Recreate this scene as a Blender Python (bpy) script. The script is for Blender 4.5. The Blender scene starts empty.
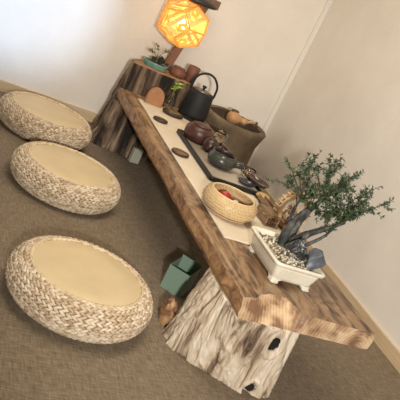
import bpy, bmesh, math, random
from mathutils import Vector, Matrix, noise
random.seed(7)
PI = math.pi
C = bpy.context.scene.collection
TZ = 0.345          # height of the table top
ST = 0.503          # height of the far stump's top

# ------------------------------------------------------------------ materials
def mat(name, base=(.5, .5, .5), rough=.7, metal=0., **kw):
    m = bpy.data.materials.new(name); m.use_nodes = True
    b = m.node_tree.nodes['Principled BSDF']
    b.inputs['Base Color'].default_value = (*base, 1); b.inputs['Roughness'].default_value = rough
    b.inputs['Metallic'].default_value = metal
    for k, v in kw.items(): b.inputs[k].default_value = v
    return m, m.node_tree, b
def N(nt, t, **kw):
    n = nt.nodes.new(t)
    for k, v in kw.items():
        if k in n.inputs.keys(): n.inputs[k].default_value = v
        else: setattr(n, k, v)
    return n
def ramp(nt, fac, stops):
    r = nt.nodes.new('ShaderNodeValToRGB'); e = r.color_ramp.elements
    while len(e) < len(stops): e.new(.5)
    for el, (p, c) in zip(e, stops): el.position = p; el.color = (*c, 1)
    nt.links.new(fac, r.inputs[0]); return r
def coords(nt, scale=(1, 1, 1), rot=(0, 0, 0), loc=(0, 0, 0)):
    tc = nt.nodes.new('ShaderNodeTexCoord'); mp = nt.nodes.new('ShaderNodeMapping')
    mp.inputs['Scale'].default_value = scale; mp.inputs['Rotation'].default_value = rot; mp.inputs['Location'].default_value = loc
    nt.links.new(tc.outputs['Object'], mp.inputs[0]); return mp.outputs[0]
def bump(nt, b, h, strength=.3, dist=.01):
    n = nt.nodes.new('ShaderNodeBump'); n.inputs['Strength'].default_value = strength; n.inputs['Distance'].default_value = dist
    nt.links.new(h, n.inputs['Height']); nt.links.new(n.outputs[0], b.inputs['Normal'])
def noisy(name, stops, scale=(1, 1, 1), ns=5., detail=5., dist=0., rough=.7, bs=.3, bd=.01, rot=(0, 0, 0), **kw):
    m, nt, b = mat(name, rough=rough, **kw)
    v = coords(nt, scale, rot)
    n = N(nt, 'ShaderNodeTexNoise', Scale=ns, Detail=detail, Distortion=dist, Roughness=.6)
    nt.links.new(v, n.inputs['Vector'])
    r = ramp(nt, n.outputs['Fac'], stops); nt.links.new(r.outputs[0], b.inputs['Base Color'])
    if bs: bump(nt, b, n.outputs['Fac'], bs, bd)
    return m
def rgb(r, g, b):  # sRGB 0-255 -> linear
    f = lambda c: (c / 255 / 12.92) if c <= 10 else ((c / 255 + .055) / 1.055) ** 2.4
    return (f(r), f(g), f(b))

# plaster
m, nt, b = mat('plaster', rgb(212, 203, 190), .92); PLASTER = m
v = coords(nt); n1 = N(nt, 'ShaderNodeTexNoise', Scale=3., Detail=6., Roughness=.6); nt.links.new(v, n1.inputs['Vector'])
n2 = N(nt, 'ShaderNodeTexNoise', Scale=38., Detail=4., Roughness=.6); nt.links.new(v, n2.inputs['Vector'])
r = ramp(nt, n1.outputs['Fac'], [(.3, rgb(222, 214, 203)), (.7, rgb(232, 225, 214))]); nt.links.new(r.outputs[0], b.inputs['Base Color'])
bump(nt, b, n2.outputs['Fac'], .25, .006)
CEIL = mat('ceiling_paint', rgb(225, 220, 212), .95)[0]
# woven mat floor
m, nt, b = mat('woven_floor', rough=.95); FLOOR = m
v = coords(nt)
w1 = N(nt, 'ShaderNodeTexNoise', Scale=1., Detail=3.); mpa = coords(nt, (170, 22, 1)); nt.links.new(mpa, w1.inputs['Vector'])
w2 = N(nt, 'ShaderNodeTexNoise', Scale=1., Detail=3.); mpb = coords(nt, (22, 170, 1)); nt.links.new(mpb, w2.inputs['Vector'])
ad = N(nt, 'ShaderNodeMath', operation='ADD'); nt.links.new(w1.outputs['Fac'], ad.inputs[0]); nt.links.new(w2.outputs['Fac'], ad.inputs[1])
hf = N(nt, 'ShaderNodeMath', operation='MULTIPLY'); hf.inputs[1].default_value = .5; nt.links.new(ad.outputs[0], hf.inputs[0])
r = ramp(nt, hf.outputs[0], [(.33, rgb(94, 80, 63)), (.5, rgb(120, 105, 85)), (.67, rgb(144, 129, 108))])
nt.links.new(r.outputs[0], b.inputs['Base Color']); bump(nt, b, hf.outputs[0], .5, .003)
BASEWOOD = noisy('baseboard_wood', [(.3, rgb(190, 166, 130)), (.7, rgb(214, 192, 158))], (2, 2, 30), 1.5, rough=.5, bs=.05)
# slab wood: long rings round an axis under the slab
m, nt, b = mat('slab_wood', rough=.42); SLAB = m
v = coords(nt, (1, .07, 1))
wv = N(nt, 'ShaderNodeTexWave', wave_type='RINGS', rings_direction='Y', Scale=4.5, Distortion=12., Detail=6.); wv.inputs['Detail Scale'].default_value = 2.2; wv.inputs['Detail Roughness'].default_value = .65
nt.links.new(v, wv.inputs['Vector'])
v2 = coords(nt, (50, 3.2, 50)); nn = N(nt, 'ShaderNodeTexNoise', Scale=1., Detail=7., Roughness=.68, Distortion=1.2); nt.links.new(v2, nn.inputs['Vector'])
v3 = coords(nt, (8, 3.2, 8)); n3 = N(nt, 'ShaderNodeTexNoise', Scale=1.6, Detail=6., Distortion=3.5); nt.links.new(v3, n3.inputs['Vector'])
a1 = N(nt, 'ShaderNodeMath', operation='MULTIPLY_ADD'); nt.links.new(wv.outputs['Fac'], a1.inputs[0]); a1.inputs[1].default_value = .12
a0 = N(nt, 'ShaderNodeMath', operation='MULTIPLY'); nt.links.new(nn.outputs['Fac'], a0.inputs[0]); a0.inputs[1].default_value = .42
nt.links.new(a0.outputs[0], a1.inputs[2])
a2 = N(nt, 'ShaderNodeMath', operation='MULTIPLY_ADD'); nt.links.new(n3.outputs['Fac'], a2.inputs[0]); a2.inputs[1].default_value = .50; nt.links.new(a1.outputs[0], a2.inputs[2])
r = ramp(nt, a2.outputs[0], [(.38, rgb(66, 48, 36)), (.47, rgb(114, 88, 64)), (.55, rgb(146, 116, 86)), (.68, rgb(176, 146, 112))])
nt.links.new(r.outputs[0], b.inputs['Base Color']); bump(nt, b, a2.outputs[0], .2, .006)
# live edge
EDGE = noisy('live_edge_wood', [(.32, rgb(92, 62, 42)), (.5, rgb(152, 114, 78)), (.68, rgb(188, 150, 108))], (12, 6, 12), 2., 7, 1.2, rough=.6, bs=.5, bd=.012)
# end grain
m, nt, b = mat('end_grain', rough=.6); ENDG = m
v = coords(nt, (1, .3, 1), (0, 0, 0), (.66, 0, -.27))
wv = N(nt, 'ShaderNodeTexWave', wave_type='RINGS', rings_direction='Y', Scale=26., Distortion=3., Detail=3.); wv.inputs['Detail Scale'].default_value = 1.3
nt.links.new(v, wv.inputs['Vector'])
v2 = coords(nt, (9, 9, 9)); nn = N(nt, 'ShaderNodeTexNoise', Scale=1.5, Detail=5.); nt.links.new(v2, nn.inputs['Vector'])
mx = N(nt, 'ShaderNodeMath', operation='MULTIPLY_ADD'); nt.links.new(wv.outputs['Fac'], mx.inputs[0]); mx.inputs[1].default_value = .05; 
mx2 = N(nt, 'ShaderNodeMath', operation='MULTIPLY'); nt.links.new(nn.outputs['Fac'], mx2.inputs[0]); mx2.inputs[1].default_value = .9; nt.links.new(mx2.outputs[0], mx.inputs[2])
r = ramp(nt, mx.outputs[0], [(.38, rgb(132, 100, 74)), (.48, rgb(184, 150, 116)), (.60, rgb(218, 190, 154))]); nt.links.new(r.outputs[0], b.inputs['Base Color'])
bump(nt, b, mx.outputs[0], .2, .004)
# stumps: grain runs up
def stump_mat(name, stops, s=(22, 22, 2.4), dist=.8, bs=.7):
    m, nt, b = mat(name, rough=.85)
    v = coords(nt, s); n = N(nt, 'ShaderNodeTexNoise', Scale=1., Detail=8., Distortion=dist, Roughness=.62); nt.links.new(v, n.inputs['Vector'])
    v2 = coords(nt, (5, 5, 1.6)); n2 = N(nt, 'ShaderNodeTexNoise', Scale=1.3, Detail=4., Distortion=1.2); nt.links.new(v2, n2.inputs['Vector'])
    a = N(nt, 'ShaderNodeMath', operation='MULTIPLY_ADD'); nt.links.new(n.outputs['Fac'], a.inputs[0]); a.inputs[1].default_value = .6
    c = N(nt, 'ShaderNodeMath', operation='MULTIPLY'); nt.links.new(n2.outputs['Fac'], c.inputs[0]); c.inputs[1].default_value = .4; nt.links.new(c.outputs[0], a.inputs[2])
    r = ramp(nt, a.outputs[0], stops); nt.links.new(r.outputs[0], b.inputs['Base Color']); bump(nt, b, a.outputs[0], bs, .012)
    return m
DRIFT = stump_mat('driftwood', [(.38, rgb(70, 54, 42)), (.44, rgb(140, 118, 96)), (.50, rgb(196, 178, 154)), (.60, rgb(222, 208, 188))])
BARK = stump_mat('dark_bark', [(.40, rgb(26, 19, 15)), (.47, rgb(70, 53, 40)), (.53, rgb(118, 98, 78)), (.64, rgb(176, 158, 136))], (20, 20, 2.0), 1.)
STUMPTOP = noisy('stump_top_wood', [(.3, rgb(120, 88, 58)), (.7, rgb(176, 138, 98))], (3, 3, 3), 6., rough=.6, bs=.2)
HOLE = mat('knot_hollow', rgb(30, 24, 20), .95)[0]
# straw
m, nt, b = mat('straw_braid', rough=.75); STRAW = m
at = N(nt, 'ShaderNodeAttribute', attribute_name='tone')
v = coords(nt); n = N(nt, 'ShaderNodeTexNoise', Scale=60., Detail=4.); nt.links.new(v, n.inputs['Vector'])
a = N(nt, 'ShaderNodeMath', operation='MULTIPLY_ADD'); nt.links.new(n.outputs['Fac'], a.inputs[0]); a.inputs[1].default_value = .5
h = N(nt, 'ShaderNodeMath', operation='MULTIPLY'); nt.links.new(at.outputs['Fac'], h.inputs[0]); h.inputs[1].default_value = .5; nt.links.new(h.outputs[0], a.inputs[2])
r = ramp(nt, a.outputs[0], [(.22, rgb(166, 140, 110)), (.45, rgb(196, 176, 148)), (.75, rgb(220, 205, 181))]); nt.links.new(r.outputs[0], b.inputs['Base Color'])
bump(nt, b, n.outputs['Fac'], .4, .003)
STRAWCORE = mat('straw_core', rgb(136, 108, 80), .9)[0]
def weave(name, c1, c2, sc=220, rough=.85, bs=.3):
    m, nt, b = mat(name, rough=rough)
    v = coords(nt); ch = N(nt, 'ShaderNodeTexChecker', Scale=float(sc)); nt.links.new(v, ch.inputs['Vector'])
    ch.inputs['Color1'].default_value = (*c1, 1); ch.inputs['Color2'].default_value = (*c2, 1)
    n = N(nt, 'ShaderNodeTexNoise', Scale=9., Detail=4.); nt.links.new(v, n.inputs['Vector'])
    mm = N(nt, 'ShaderNodeMix', data_type='RGBA', blend_type='MULTIPLY'); mm.inputs['Factor'].default_value = .25
    nt.links.new(ch.outputs['Color'], mm.inputs[6]); nt.links.new(n.outputs['Fac'], mm.inputs[7])
    nt.links.new(mm.outputs[2], b.inputs['Base Color']); bump(nt, b, ch.outputs['Fac'], bs, .001)
    return m
SEAT = weave('seat_mat', rgb(224, 202, 160), rgb(210, 188, 146), 300, .6, .15)
SEATRIM = mat('seat_rim', rgb(212, 192, 152), .6)[0]
LINEN = weave('linen', rgb(234, 220, 196), rgb(218, 203, 178), 260)
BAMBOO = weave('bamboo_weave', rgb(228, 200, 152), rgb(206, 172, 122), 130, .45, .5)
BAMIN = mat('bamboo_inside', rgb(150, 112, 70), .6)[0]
BAMRIM = mat('bamboo_rim', rgb(222, 194, 148), .45)[0]
BLACK = mat('cast_iron_black', rgb(13, 13, 14), .65)[0]
LIDG = mat('kettle_lid_grey', rgb(120, 112, 104), .35, .6)[0]
TRAYM = noisy('black_lacquer', [(.3, rgb(16, 13, 12)), (.7, rgb(26, 21, 19))], ns=20, rough=.5, bs=.05)
PLATE = mat('pale_tray_bed', rgb(164, 150, 132), .6)[0]
CLAY = noisy('red_clay', [(.3, rgb(60, 34, 28)), (.7, rgb(84, 50, 40))], ns=30, rough=.4, bs=.1)
CLAYL = noisy('light_red_clay', [(.3, rgb(100, 62, 50)), (.7, rgb(126, 82, 66))], ns=30, rough=.55, bs=.1)
DARKCLAY = noisy('dark_clay', [(.3, rgb(44, 30, 26)), (.7, rgb(74, 50, 42))], ns=30, rough=.35, bs=.1)
GREYGL = noisy('grey_green_glaze', [(.3, rgb(46, 48, 44)), (.7, rgb(74, 76, 68))], (1, 1, 8), 12, rough=.3, bs=.1)
GREYIN = mat('grey_glaze_inside', rgb(52, 38, 32), .3)[0]
DKGREEN = noisy('dark_green_glaze', [(.3, rgb(36, 40, 36)), (.7, rgb(70, 74, 66))], ns=20, rough=.15, bs=.1)
NAVY = mat('blue_black_glaze', rgb(52, 52, 58), .25)[0]
REDRIM = mat('red_brown_glaze', rgb(112, 66, 52), .3)[0]
TEAL = noisy('teal_glaze', [(.3, rgb(84, 128, 120)), (.7, rgb(124, 164, 152))], ns=25, rough=.25, bs=.1)
GREENBOX = mat('green_card', rgb(114, 136, 118), .6)[0]
GREENDK = mat('green_card_inside', rgb(92, 116, 98), .7)[0]
PALEBOX = mat('pale_card', rgb(168, 170, 152), .7)[0]
GLASS = mat('glass', (.97, .98, .97), .06, **{'Transmission Weight': 1., 'IOR': 1.33})[0]
COAST = noisy('walnut_coaster', [(.3, rgb(92, 66, 44)), (.7, rgb(134, 102, 72))], (4, 20, 4), 4, rough=.5, bs=.1)
COASTD = mat('dark_coaster', rgb(58, 40, 28), .5)[0]
OLIVE = noisy('olive_wood', [(.3, rgb(84, 68, 46)), (.7, rgb(130, 104, 74))], ns=20, rough=.5, bs=.2)
TERRA = noisy('tan_wood', [(.3, rgb(150, 104, 70)), (.7, rgb(178, 130, 92))], ns=10, rough=.6, bs=.1)
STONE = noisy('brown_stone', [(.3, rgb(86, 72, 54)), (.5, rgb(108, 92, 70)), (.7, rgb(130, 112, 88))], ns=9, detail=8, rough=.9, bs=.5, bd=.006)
STONEIN = noisy('basin_inside_shade', [(.3, rgb(48, 38, 28)), (.7, rgb(78, 62, 46))], ns=12, rough=.9, bs=.4)  # darker copy of the stone, paints the shade inside the hollow
GOURD = noisy('gourd_skin', [(.3, rgb(168, 122, 78)), (.7, rgb(200, 158, 112))], ns=9, rough=.45, bs=.1)
GOURDD = mat('gourd_dark_end', rgb(90, 62, 44), .5)[0]
CREAM = noisy('cream_glaze', [(.3, rgb(226, 218, 196)), (.7, rgb(240, 234, 216))], ns=14, rough=.3, bs=.05)
SOIL = noisy('gravel_soil', [(.3, rgb(110, 96, 76)), (.7, rgb(160, 146, 120))], ns=60, rough=.95, bs=.6)
GRAVEL = []
for i, c in enumerate([(196, 186, 164), (160, 144, 116), (222, 216, 200), (104, 92, 74)]): GRAVEL.append(mat('gravel_%s' % 'abcd'[i], rgb(*c), .7)[0])
# rocks
m, nt, b = mat('dark_rock', rough=.35); ROCKD = m
v = coords(nt, (1, 1, 1)); n = N(nt, 'ShaderNodeTexNoise', Scale=16., Detail=6., Distortion=2.2); nt.links.new(v, n.inputs['Vector'])
r = ramp(nt, n.outputs['Fac'], [(.0, rgb(30, 33, 36)), (.485, rgb(44, 48, 52)), (.5, rgb(200, 200, 200)), (.515, rgb(40, 44, 48))]); nt.links.new(r.outputs[0], b.inputs['Base Color'])
ROCKB = noisy('blue_grey_rock', [(.3, rgb(62, 66, 72)), (.6, rgb(92, 97, 106)), (.75, rgb(168, 172, 180))], ns=22, rough=.5, bs=.4)
TRUNK = noisy('bonsai_bark', [(.35, rgb(34, 36, 36)), (.5, rgb(68, 70, 68)), (.68, rgb(128, 124, 114))], (30, 30, 8), 1.5, rough=.7, bs=.5)
TWIG = mat('twig', rgb(84, 76, 56), .8)[0]
m, nt, b = mat('bonsai_leaf', rough=.5); LEAF = m
at = N(nt, 'ShaderNodeAttribute', attribute_name='tone')
r = ramp(nt, at.outputs['Fac'], [(0, rgb(40, 58, 40)), (.6, rgb(64, 86, 58)), (1, rgb(104, 122, 86))]); nt.links.new(r.outputs[0], b.inputs['Base Color'])
LIME = mat('lime_leaf', rgb(140, 168, 62), .5)[0]
MOSS = noisy('dark_moss_rock', [(.3, rgb(30, 32, 26)), (.7, rgb(64, 62, 48))], ns=40, rough=.9, bs=.5)
POSTW = noisy('post_wood', [(.3, rgb(112, 78, 60)), (.7, rgb(146, 106, 84))], (20, 20, 2), 2, rough=.6, bs=.1)
DARKMETAL = mat('dark_metal', rgb(34, 26, 24), .5)[0]
WHEELW = noisy('light_bamboo_wood', [(.3, rgb(194, 162, 120)), (.7, rgb(226, 198, 158))], ns=20, rough=.5, bs=.1)
BRNW = noisy('brown_bamboo_wood', [(.3, rgb(112, 86, 62)), (.7, rgb(152, 122, 92))], (6, 3, 6), 8, rough=.5, bs=.2)
GOLD = mat('straw_gold_cloth', rgb(176, 148, 96), .8)[0]
REDM = mat('red_wrapper', rgb(160, 36, 30), .4)[0]
WHITE = mat('white_glaze', rgb(220, 216, 206), .4)[0]
def emis(name, c, s, stops=None):
    m, nt, b = mat(name, (c[0] * .6, c[1] * .6, c[2] * .6), .6); b.inputs['Emission Color'].default_value = (*c, 1); b.inputs['Emission Strength'].default_value = s
    return m
LFRAME = emis('lit_veneer_frame', (1., .36, .045), .6)
BULB = emis('bulb_glow', (1., .78, .42), 17.)
m, nt, b = mat('lit_veneer_panel', (.6, .36, .14), .6); LPANEL = m
v = coords(nt); vo = N(nt, 'ShaderNodeTexVoronoi', Scale=75., feature='DISTANCE_TO_EDGE'); nt.links.new(v, vo.inputs['Vector'])
r = ramp(nt, vo.outputs['Distance'], [(.02, (1., .68, .20)), (.10, (.95, .42, .06))]); nt.links.new(r.outputs[0], b.inputs['Emission Color']); b.inputs['Emission Strength'].default_value = .6
LMEDAL = emis('lit_medallion', (1., .60, .14), .8)

# ------------------------------------------------------------------ helpers
def tag(o, label=None, cat=None, group=None, kind=None):
    if label: o['label'] = label
    if cat: o['category'] = cat
    if group: o['group'] = group
    if kind: o['kind'] = kind
    return o
def empty(name, loc, label, cat, rz=0, group=None):
    o = bpy.data.objects.new(name, None); C.objects.link(o); o.location = loc; o.rotation_euler = (0, 0, rz); o.empty_display_size = .02
    return tag(o, label, cat, group)
def obj(name, bm, m, parent=None, smooth=True, loc=None, recalc=True):
    if recalc: bmesh.ops.recalc_face_normals(bm, faces=bm.faces)
    me = bpy.data.meshes.new(name); bm.to_mesh(me); bm.free()
    for x in (m if isinstance(m, (list, tuple)) else [m]): me.materials.append(x)
    if smooth: me.polygons.foreach_set('use_smooth', [True] * len(me.polygons))
    o = bpy.data.objects.new(name, me); C.objects.link(o)
    if parent: o.parent = parent
    if loc: o.location = loc
    return o
def box(bm, c, s, rot=None, bev=0):
    """a box of size s about c"""
    r = bmesh.ops.create_cube(bm, size=1); vs = r['verts']
    bmesh.ops.scale(bm, vec=s, verts=vs)
    if bev:
        es = list({e for v_ in vs for e in v_.link_edges})
        rr = bmesh.ops.bevel(bm, geom=es, offset=bev, segments=2, affect='EDGES', profile=.5); vs = list({v_ for f in rr['faces'] for v_ in f.verts} | {v_ for v_ in vs if v_.is_valid})
    if rot is not None: bmesh.ops.rotate(bm, cent=(0, 0, 0), matrix=rot, verts=vs)
    bmesh.ops.translate(bm, vec=c, verts=vs); return vs
def loft(bm, rings, cap0=True, cap1=True, closed=True):
    R = [[bm.verts.new(p) for p in ring] for ring in rings]
    n = len(R[0])
    for a, b_ in zip(R, R[1:]):
        for i in range(n if closed else n - 1):
            j = (i + 1) % n; bm.faces.new((a[i], a[j], b_[j], b_[i]))
    if cap0: bm.faces.new(R[0])
    if cap1: bm.faces.new(R[-1][::-1])
    return R
def lathe(bm, prof, n=32, sx=1., sy=1., c=(0, 0, 0), cap=True):
    """revolve (radius, z) pairs"""
    rings = [[(c[0] + r * sx * math.cos(2 * PI * i / n), c[1] + r * sy * math.sin(2 * PI * i / n), c[2] + z) for i in range(n)] for r, z in prof]
    return loft(bm, rings, cap, cap)
def tube(bm, pts, rad, n=10, cap=True):
    pts = [Vector(p) for p in pts]
    if not isinstance(rad, (list, tuple)): rad = [rad] * len(pts)
    rings = []; up = None
    for i, p in enumerate(pts):
        t = (pts[min(i + 1, len(pts) - 1)] - pts[max(i - 1, 0)]).normalized()
        if up is None: up = t.orthogonal().normalized()
        else: up = (up - t * up.dot(t)).normalized()
        s = t.cross(up)
        rings.append([p + (up * math.cos(2 * PI * k / n) + s * math.sin(2 * PI * k / n)) * rad[i] for k in range(n)])
    loft(bm, rings, cap, cap)
def spline(pts, k=6):
    P = [Vector(p) for p in pts]; P = [P[0] * 2 - P[1]] + P + [P[-1] * 2 - P[-2]]; out = []
    for i in range(1, len(P) - 2):
        for j in range(k):
            t = j / k; a, b_, c, d = P[i - 1:i + 3]
            out.append(.5 * ((2 * b_) + (c - a) * t + (2 * a - 5 * b_ + 4 * c - d) * t * t + (-a + 3 * b_ - 3 * c + d) * t ** 3))
    out.append(P[-2]); return out
def rrect(hx, hy, r, z, n=6, cx=0, cy=0):
    out = []
    for sx, sy, a0 in ((1, 1, 0), (-1, 1, PI / 2), (-1, -1, PI), (1, -1, 3 * PI / 2)):
        for k in range(n + 1):
            a = a0 + PI / 2 * k / n
            out.append((cx + sx * (hx - r) + r * math.cos(a), cy + sy * (hy - r) + r * math.sin(a), z))
    return out
def blob(bm, c, s, amp=.2, freq=1.5, seed=0, sub=3, rot=None):
    r = bmesh.ops.create_icosphere(bm, subdivisions=sub, radius=1)
    for v_ in r['verts']:
        d = noise.noise(v_.co * freq + Vector((seed * 7.1, seed * 3.3, 0))); v_.co = v_.co * (1 + amp * d * 2)
        v_.co = Vector((v_.co.x * s[0], v_.co.y * s[1], v_.co.z * s[2]))
        if rot is not None: v_.co = rot @ v_.co
        v_.co += Vector(c)
    return r['verts']
def arc(c, r, a0, a1, n, axis='x', lean=0):
    return [(c[0] + r * math.cos(a0 + (a1 - a0) * i / n), c[1], c[2] + r * math.sin(a0 + (a1 - a0) * i / n)) for i in range(n + 1)]

# ------------------------------------------------------------------ the room
def plane_box(name, lo, hi, m, kind='structure'):
    bm = bmesh.new(); box(bm, [(a + b_) / 2 for a, b_ in zip(lo, hi)], [b_ - a for a, b_ in zip(lo, hi)])
    o = obj(name, bm, m, smooth=False); o['kind'] = kind; return o
X0, Y0, H = -5.0, -6.6, 2.6
plane_box('floor', (X0 - .1, Y0 - .1, -.1), (.1, .1, 0), FLOOR)
plane_box('ceiling', (X0 - .1, Y0 - .1, H), (.1, .1, H + .1), CEIL)
plane_box('wall_back', (X0, 0, 0), (.1, .1, H), PLASTER)
plane_box('wall_right', (0, Y0, 0), (.1, 0, H), PLASTER)
plane_box('wall_left', (X0 - .1, Y0, 0), (X0, .1, H), PLASTER)
# front wall with a window behind the photographer
bm = bmesh.new()
for lo, hi in (((X0, 0), (-3.3, H)), ((-1.3, 0), (0, H)), ((-3.3, 0), (-1.3, .9)), ((-3.3, 2.3), (-1.3, H))):
    box(bm, ((lo[0] + hi[0]) / 2, Y0 - .05, (lo[1] + hi[1]) / 2), (hi[0] - lo[0], .1, hi[1] - lo[1]))
obj('wall_front', bm, PLASTER, smooth=False)['kind'] = 'structure'
bm = bmesh.new()
for x in (-3.3, -2.3, -1.3): box(bm, (x, Y0 - .05, 1.6), (.05, .12, 1.4))
for z in (.9, 2.3): box(bm, (-2.3, Y0 - .05, z), (2.05, .12, .05))
obj('window_1', bm, BASEWOOD, smooth=False)['kind'] = 'structure'
BB = .062
plane_box('trim_1', (-.03, -.012, BB), (0, 0, H), CEIL)
for nm, lo, hi in (('baseboard_back', (X0, -.014, 0), (-.014, 0, BB)), ('baseboard_right', (-.014, Y0, 0), (0, 0, BB))):
    plane_box(nm, lo, hi, BASEWOOD)

# ------------------------------------------------------------------ straw stools
def stool_profile(R, Hh):
    pts = [(R * .765, Hh * 1.0), (R * .85, Hh * .985), (R * .93, Hh * .87), (R * .985, Hh * .69), (R, Hh * .5), (R * .975, Hh * .3), (R * .91, Hh * .12), (R * .82, Hh * .01)]
    return [(p.x, p.y) for p in spline([(a, b_, 0) for a, b_ in pts], 8)]
def make_stool(loc, label, rz):
    R, Hh = .26, .1275
    t = empty('straw_stool', loc, label, 'stool', rz, 'round braided straw floor stools')
    prof = stool_profile(R - .008, Hh - .003)
    bm = bmesh.new(); lathe(bm, [(R * .72, Hh - .008)] + prof + [(R * .7, 0.001)], 64); obj('body', bm, STRAWCORE, t)
    # braid: rows of short fat strands, each row slanting the other way
    bm = bmesh.new(); lay = bm.verts.layers.float.new('tone')
    L = [0]
    for a, b_ in zip(prof, prof[1:]): L.append(L[-1] + math.hypot(b_[0] - a[0], b_[1] - a[1]))
    rows = 19
    rs = random.Random(3)
    for k in range(rows):
        s = L[-1] * (k + .5) / rows
        i = max(j for j in range(len(L) - 1) if L[j] <= s); f = (s - L[i]) / (L[i + 1] - L[i])
        r = prof[i][0] * (1 - f) + prof[i + 1][0] * f; z = prof[i][1] * (1 - f) + prof[i + 1][1] * f
        tr = Vector((prof[i + 1][0] - prof[i][0], 0, prof[i + 1][1] - prof[i][1])).normalized(); nr = Vector((-tr.z, 0, tr.x))
        if nr.x < 0: nr = -nr
        cnt = int(2 * PI * r / .0205); sl = .40 if k % 2 else -.40
        for j in range(cnt):
            a = 2 * PI * (j + .5 * (k % 2) + rs.uniform(-.12, .12)) / cnt
            cz, sn = math.cos(a), math.sin(a)
            def rot(v_): return Vector((v_.x * cz - v_.y * sn, v_.x * sn + v_.y * cz, v_.z))
            T = rot(tr); Nn = rot(nr); A = Vector((-sn, cz, 0)); c0 = rot(Vector((r, 0, z))) + Nn * .002
            d = (A * math.cos(sl) + T * math.sin(sl)).normalized(); w = Nn.cross(d).normalized()
            tone = rs.random(); lenh = .0138; hw = .0052; hh = .0054
            prev = None; first = None
            for q, (u_, sc) in enumerate(((-1, .35), (-.6, .85), (0, 1), (.6, .85), (1, .35))):
                ring = []
                for e in range(6):
                    g = 2 * PI * e / 6
                    p = c0 + d * (u_ * lenh) + w * (hw * sc * math.cos(g)) + Nn * (hh * sc * math.sin(g) - (abs(u_) ** 2) * .004)
                    vv = bm.verts.new(p); vv[lay] = tone; ring.append(vv)
                if prev:
                    for e in range(6): bm.faces.new((prev[e], prev[(e + 1) % 6], ring[(e + 1) % 6], ring[e]))
                else: first = ring
                prev = ring
            bm.faces.new(first[::-1]); bm.faces.new(prev)
    obj('braided_side', bm, STRAW, t, recalc=False)
    bm = bmesh.new(); lathe(bm, [(R * .755, Hh - .016), (R * .755, Hh - .0035), (R * .74, Hh - .0015), (R * .5, Hh - .001), (.001, Hh)], 64); obj('seat_mat', bm, SEAT, t)
    bm = bmesh.new(); tube(bm, [(R * .762 * math.cos(2 * PI * i / 64), R * .762 * math.sin(2 * PI * i / 64), Hh) for i in range(65)], .0035, 8, False); obj('seat_rim', bm, SEATRIM, t)
    return t
def copy_tree(o, loc, rz, label):
    c = o.copy(); C.objects.link(c); c.location = loc; c.rotation_euler = (0, 0, rz); c['label'] = label
    for ch in list(o.children):
        d = ch.copy(); C.objects.link(d); d.parent = c
        for g in list(ch.children):
            e = g.copy(); C.objects.link(e); e.parent = d
    return c
s1 = make_stool((-1.521, -2.127, .004), 'straw stool nearest the camera, whole round side in view, beside the green box', .3)
copy_tree(s1, (-1.458, -1.195, .004), 1.7, 'middle straw stool, between the nearest one and the one by the back wall')
copy_tree(s1, (-1.492, -.499, .004), 3.1, 'farthest straw stool, cut by the left edge, next to the back wall baseboard')

# ------------------------------------------------------------------ stumps
def smooth_ring(poly, n):
    P = [Vector((x, y, 0)) for x, y in poly]; m_ = len(P); out = []
    for i in range(n):
        f = i / n * m_; k = int(f); t = f - k
        a, b_, c, d = (P[(k + o_) % m_] for o_ in (-1, 0, 1, 2))
        out.append(.5 * ((2 * b_) + (c - a) * t + (2 * a - 5 * b_ + 4 * c - d) * t * t + (-a + 3 * b_ - 3 * c + d) * t ** 3))
    return out
def stump_mesh(bot, top, z1, n=260, m_=70, amp=.012, freq=28, holes=(), ztop=None, twist=.25, notch=None, seed=0.):
    A, B = smooth_ring(bot, n), smooth_ring(top, n)
    cx = sum(p.x for p in A) / n; cy = sum(p.y for p in A) / n
    bm = bmesh.new(); rings = []
    for j in range(m_ + 1):
        t = j / m_; z = z1 * t; ring = []
        for i in range(n):
            p = A[i].lerp(B[i], t ** .9)
            if notch is not None and p.y < -.24:   # ledge cut for the slab to rest on
                k_ = min(1, max(0, (z - notch) / .006)); p.y = A[i].y * (1 - k_) + B[i].y * k_
            o_ = Vector((p.x - cx, p.y - cy, 0)).normalized()
            s = Vector((p.x * freq, p.y * freq, z * 3.2 + seed)) + Vector((z * twist * 10, 0, 0))
            d = noise.fractal(s, .9, 2.1, 4) * amp * .8 + noise.noise(Vector((p.x * 9, p.y * 9, z * 6 + seed))) * amp * .9
            d = -abs(d) * 1.3 + amp * .4
            for hx, hy, hz, rw, rh, dp in holes:
                e = math.hypot(math.hypot(p.x - hx, p.y - hy) / rw, (z - hz) / rh)
                if e < 1: d -= dp * (1 - e ** 4)
                elif e < 1.7: d += .007 * math.sin((e - 1) / .7 * PI)
            edge = min(1, (1 - t) / .05 + .0)
            if ztop is not None and t > .97: d *= .5
            zz = z + (0 if j in (0,) else 0)
            if ztop is not None and j == m_: zz = z
            ring.append((p.x + o_.x * d, p.y + o_.y * d, zz))
        rings.append(ring)
    return bm, rings
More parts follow.
